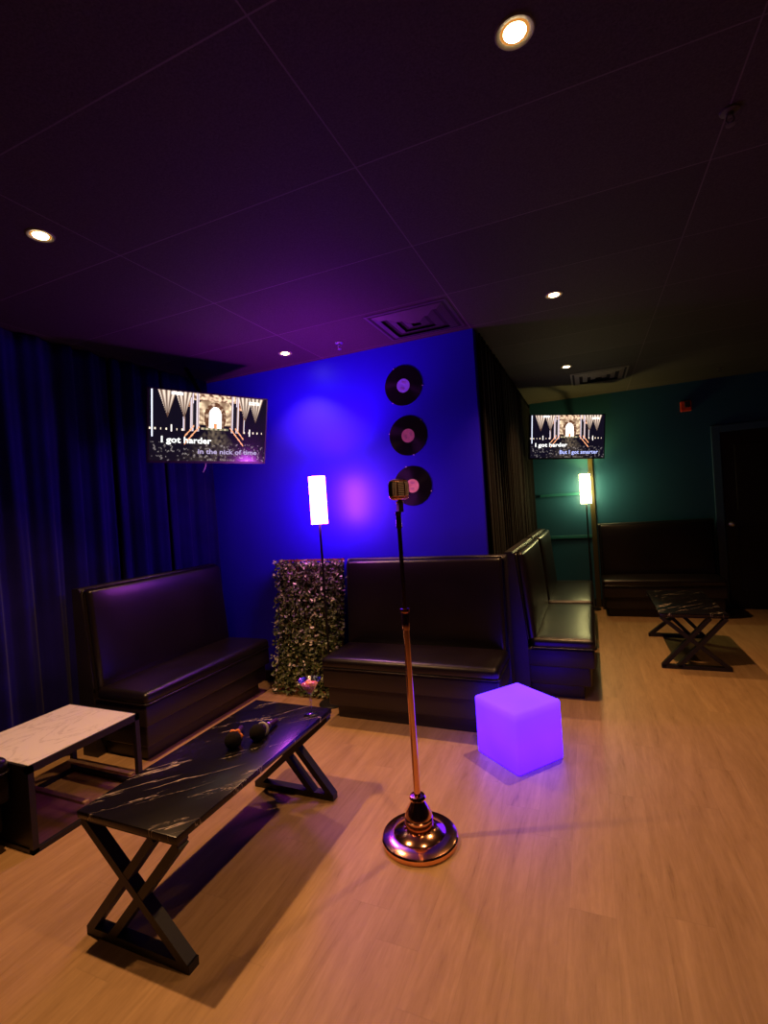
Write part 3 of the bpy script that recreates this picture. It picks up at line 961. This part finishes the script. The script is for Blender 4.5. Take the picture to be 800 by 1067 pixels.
def vent(label, x0, x1, y0, y1, mat, ncon):
    cx, cy = (x0 + x1) / 2, (y0 + y1) / 2; hx, hy = (x1 - x0) / 2, (y1 - y0) / 2
    t = thing('ceiling_vent', label, 'ceiling vent', (cx, cy, CZ), 0, 'square ceiling vents')
    b = nb(); box(b, (-hx + .01, -hy + .01, -.004), (hx - .01, hy - .01, -.001)); obj('cavity_shade', b, M['cavity_shade'], t)  # flat black sheet stands in for the shade inside the vent
    def ring(a, c, w, z0, z1):
        bb = nb()
        for P, Q in (((-a, -c), (a, -c)), ((a, -c), (a, c)), ((a, c), (-a, c)), ((-a, c), (-a, -c))):
            def inn(p): return (p[0] - math.copysign(w, p[0]), p[1] - math.copysign(w, p[1]))
            A, B_, C_, D_ = (*P, z0), (*Q, z0), (*inn(Q), z1), (*inn(P), z1)
            vs = [bb.verts.new(v) for v in (A, B_, C_, D_)]; bb.faces.new(vs)
            vs2 = [bb.verts.new((v[0], v[1], v[2] + .003)) for v in (A, B_, C_, D_)]; bb.faces.new(vs2[::-1])
        return bb
    obj('frame', ring(hx, hy, .018, -.004, -.006), mat, t)
    for i in range(ncon):
        f = .86 - i * .29
        obj('louvre', ring(hx * f, hy * f, .046, -.006, -.020), mat, t)
    return t
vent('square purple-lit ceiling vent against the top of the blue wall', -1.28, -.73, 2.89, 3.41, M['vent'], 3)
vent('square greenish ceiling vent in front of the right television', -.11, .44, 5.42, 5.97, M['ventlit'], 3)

def sprinkler(x, y, label):
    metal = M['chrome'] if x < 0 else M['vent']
    t = thing('fire_sprinkler', label, 'sprinkler', (x, y, CZ), 0, 'ceiling sprinkler heads')
    b = nb(); lathe(b, [(0, 0), (.03, -.001), (.028, -.006), (.012, -.009), (.010, -.02), (0, -.02)], 24); obj('escutcheon', b, metal, t, 40)
    b = nb(); tube(b, [(-.008, 0, -.018), (-.012, 0, -.032), (0, 0, -.047)], .0022, 6); tube(b, [(.008, 0, -.018), (.012, 0, -.032), (0, 0, -.047)], .0022, 6); obj('yoke', b, metal, t)
    b = nb(); lathe(b, [(0, -.046), (.013, -.047), (.014, -.049), (0, -.050)], 16); obj('deflector', b, metal, t)
sprinkler(-1.635, 3.224, 'small ceiling sprinkler head by the blue wall')
sprinkler(.504, 1.981, 'small ceiling sprinkler head at the upper right')
sprinkler(1.354, 6.20, 'small ceiling sprinkler head above the far door')

t = thing('fire_alarm', 'small red fire alarm box high on the teal far wall', 'fire alarm', (1.11, YF, 2.405))
b = nb(); box(b, (-.055, -.045, -.06), (.055, 0, .06), .006, 2); obj('housing', b, M['red'], t)
b = nb(); box(b, (-.015, -.058, -.02), (.045, -.044, .05), .006, 2); obj('strobe_lens', b, M['strobe'], t)

# ------------------------------------------------------------------ lights
def light(kind, name, loc, color, energy, **kw):
    l = bpy.data.lights.new(name, kind); l.color = color; l.energy = energy
    for k, v in kw.items(): setattr(l, k, v)
    o = bpy.data.objects.new(name, l); COL.objects.link(o); o.location = loc
    return o
WARM = (1, .52, .21)
for i, (x, y, e) in enumerate([(-.11, 1.37, .52), (-2.055, 1.36, 1.35), (-.128, 3.215, 1.05), (-2.091, 3.198, .55), (-.13, 5.06, .7), (-.11, -.46, .22), (1.83, 3.2, .2)]):  # last two are unseen, without fixtures; the final one is added fill light
    light('SPOT', 'downlight_and_fill_lamp', (x, y, CZ - .03), WARM, 125 * e, spot_size=math.radians(104), spot_blend=.8, shadow_soft_size=.022)
# light('POINT', 'violet_wall_lamp', (-2.9, .95, 1.70), (.50, .08, 1), 16, shadow_soft_size=.09)
# light('POINT', 'cube_led_glow', (-.30, 2.45, .9), (.6, .12, 1), 0.001, shadow_soft_size=.1)

for (x, y, z), c, e in (((-1.872, 3.17, 1.70), (.55, .02, 1), 80), ((-.04, 6.58, 1.68), (1, .80, .18), 20)):
    o = light('SPOT', 'shade_opening_glow', (x, y, z), c, e, spot_size=math.radians(136), spot_blend=.9, shadow_soft_size=.04)
    o.rotation_euler = (PI, 0, 0)
w = bpy.data.worlds.new('world'); scn.world = w; w.use_nodes = True
bg = w.node_tree.nodes['Background']; bg.inputs[0].default_value = (.02, .01, .03, 1); bg.inputs[1].default_value = .2

# ------------------------------------------------------------------ camera
f_px, yaw, pitch, roll, H = 506.25, .40078, -.00916, -.06775, 1.45
ca, sa = math.cos(yaw), math.sin(yaw)
fwd = Vector((-sa * math.cos(pitch), ca * math.cos(pitch), math.sin(pitch)))
right = Vector((ca, sa, 0)); up = right.cross(fwd)
c, s = math.cos(roll), math.sin(roll)
r2 = right * c + up * s; u2 = -right * s + up * c
cam = bpy.data.cameras.new('camera'); co = bpy.data.objects.new('camera', cam); COL.objects.link(co)
mw = Matrix((r2, u2, -fwd)).transposed().to_4x4(); mw.translation = (0, 0, H)
co.matrix_world = mw
cam.sensor_fit = 'VERTICAL'; cam.sensor_height = 36; cam.lens = 36 * f_px / 1067
cam.clip_start = .02
scn.camera = co
scn.view_settings.view_transform = 'Standard'
scn.view_settings.look = 'None'
scn.view_settings.exposure = 0
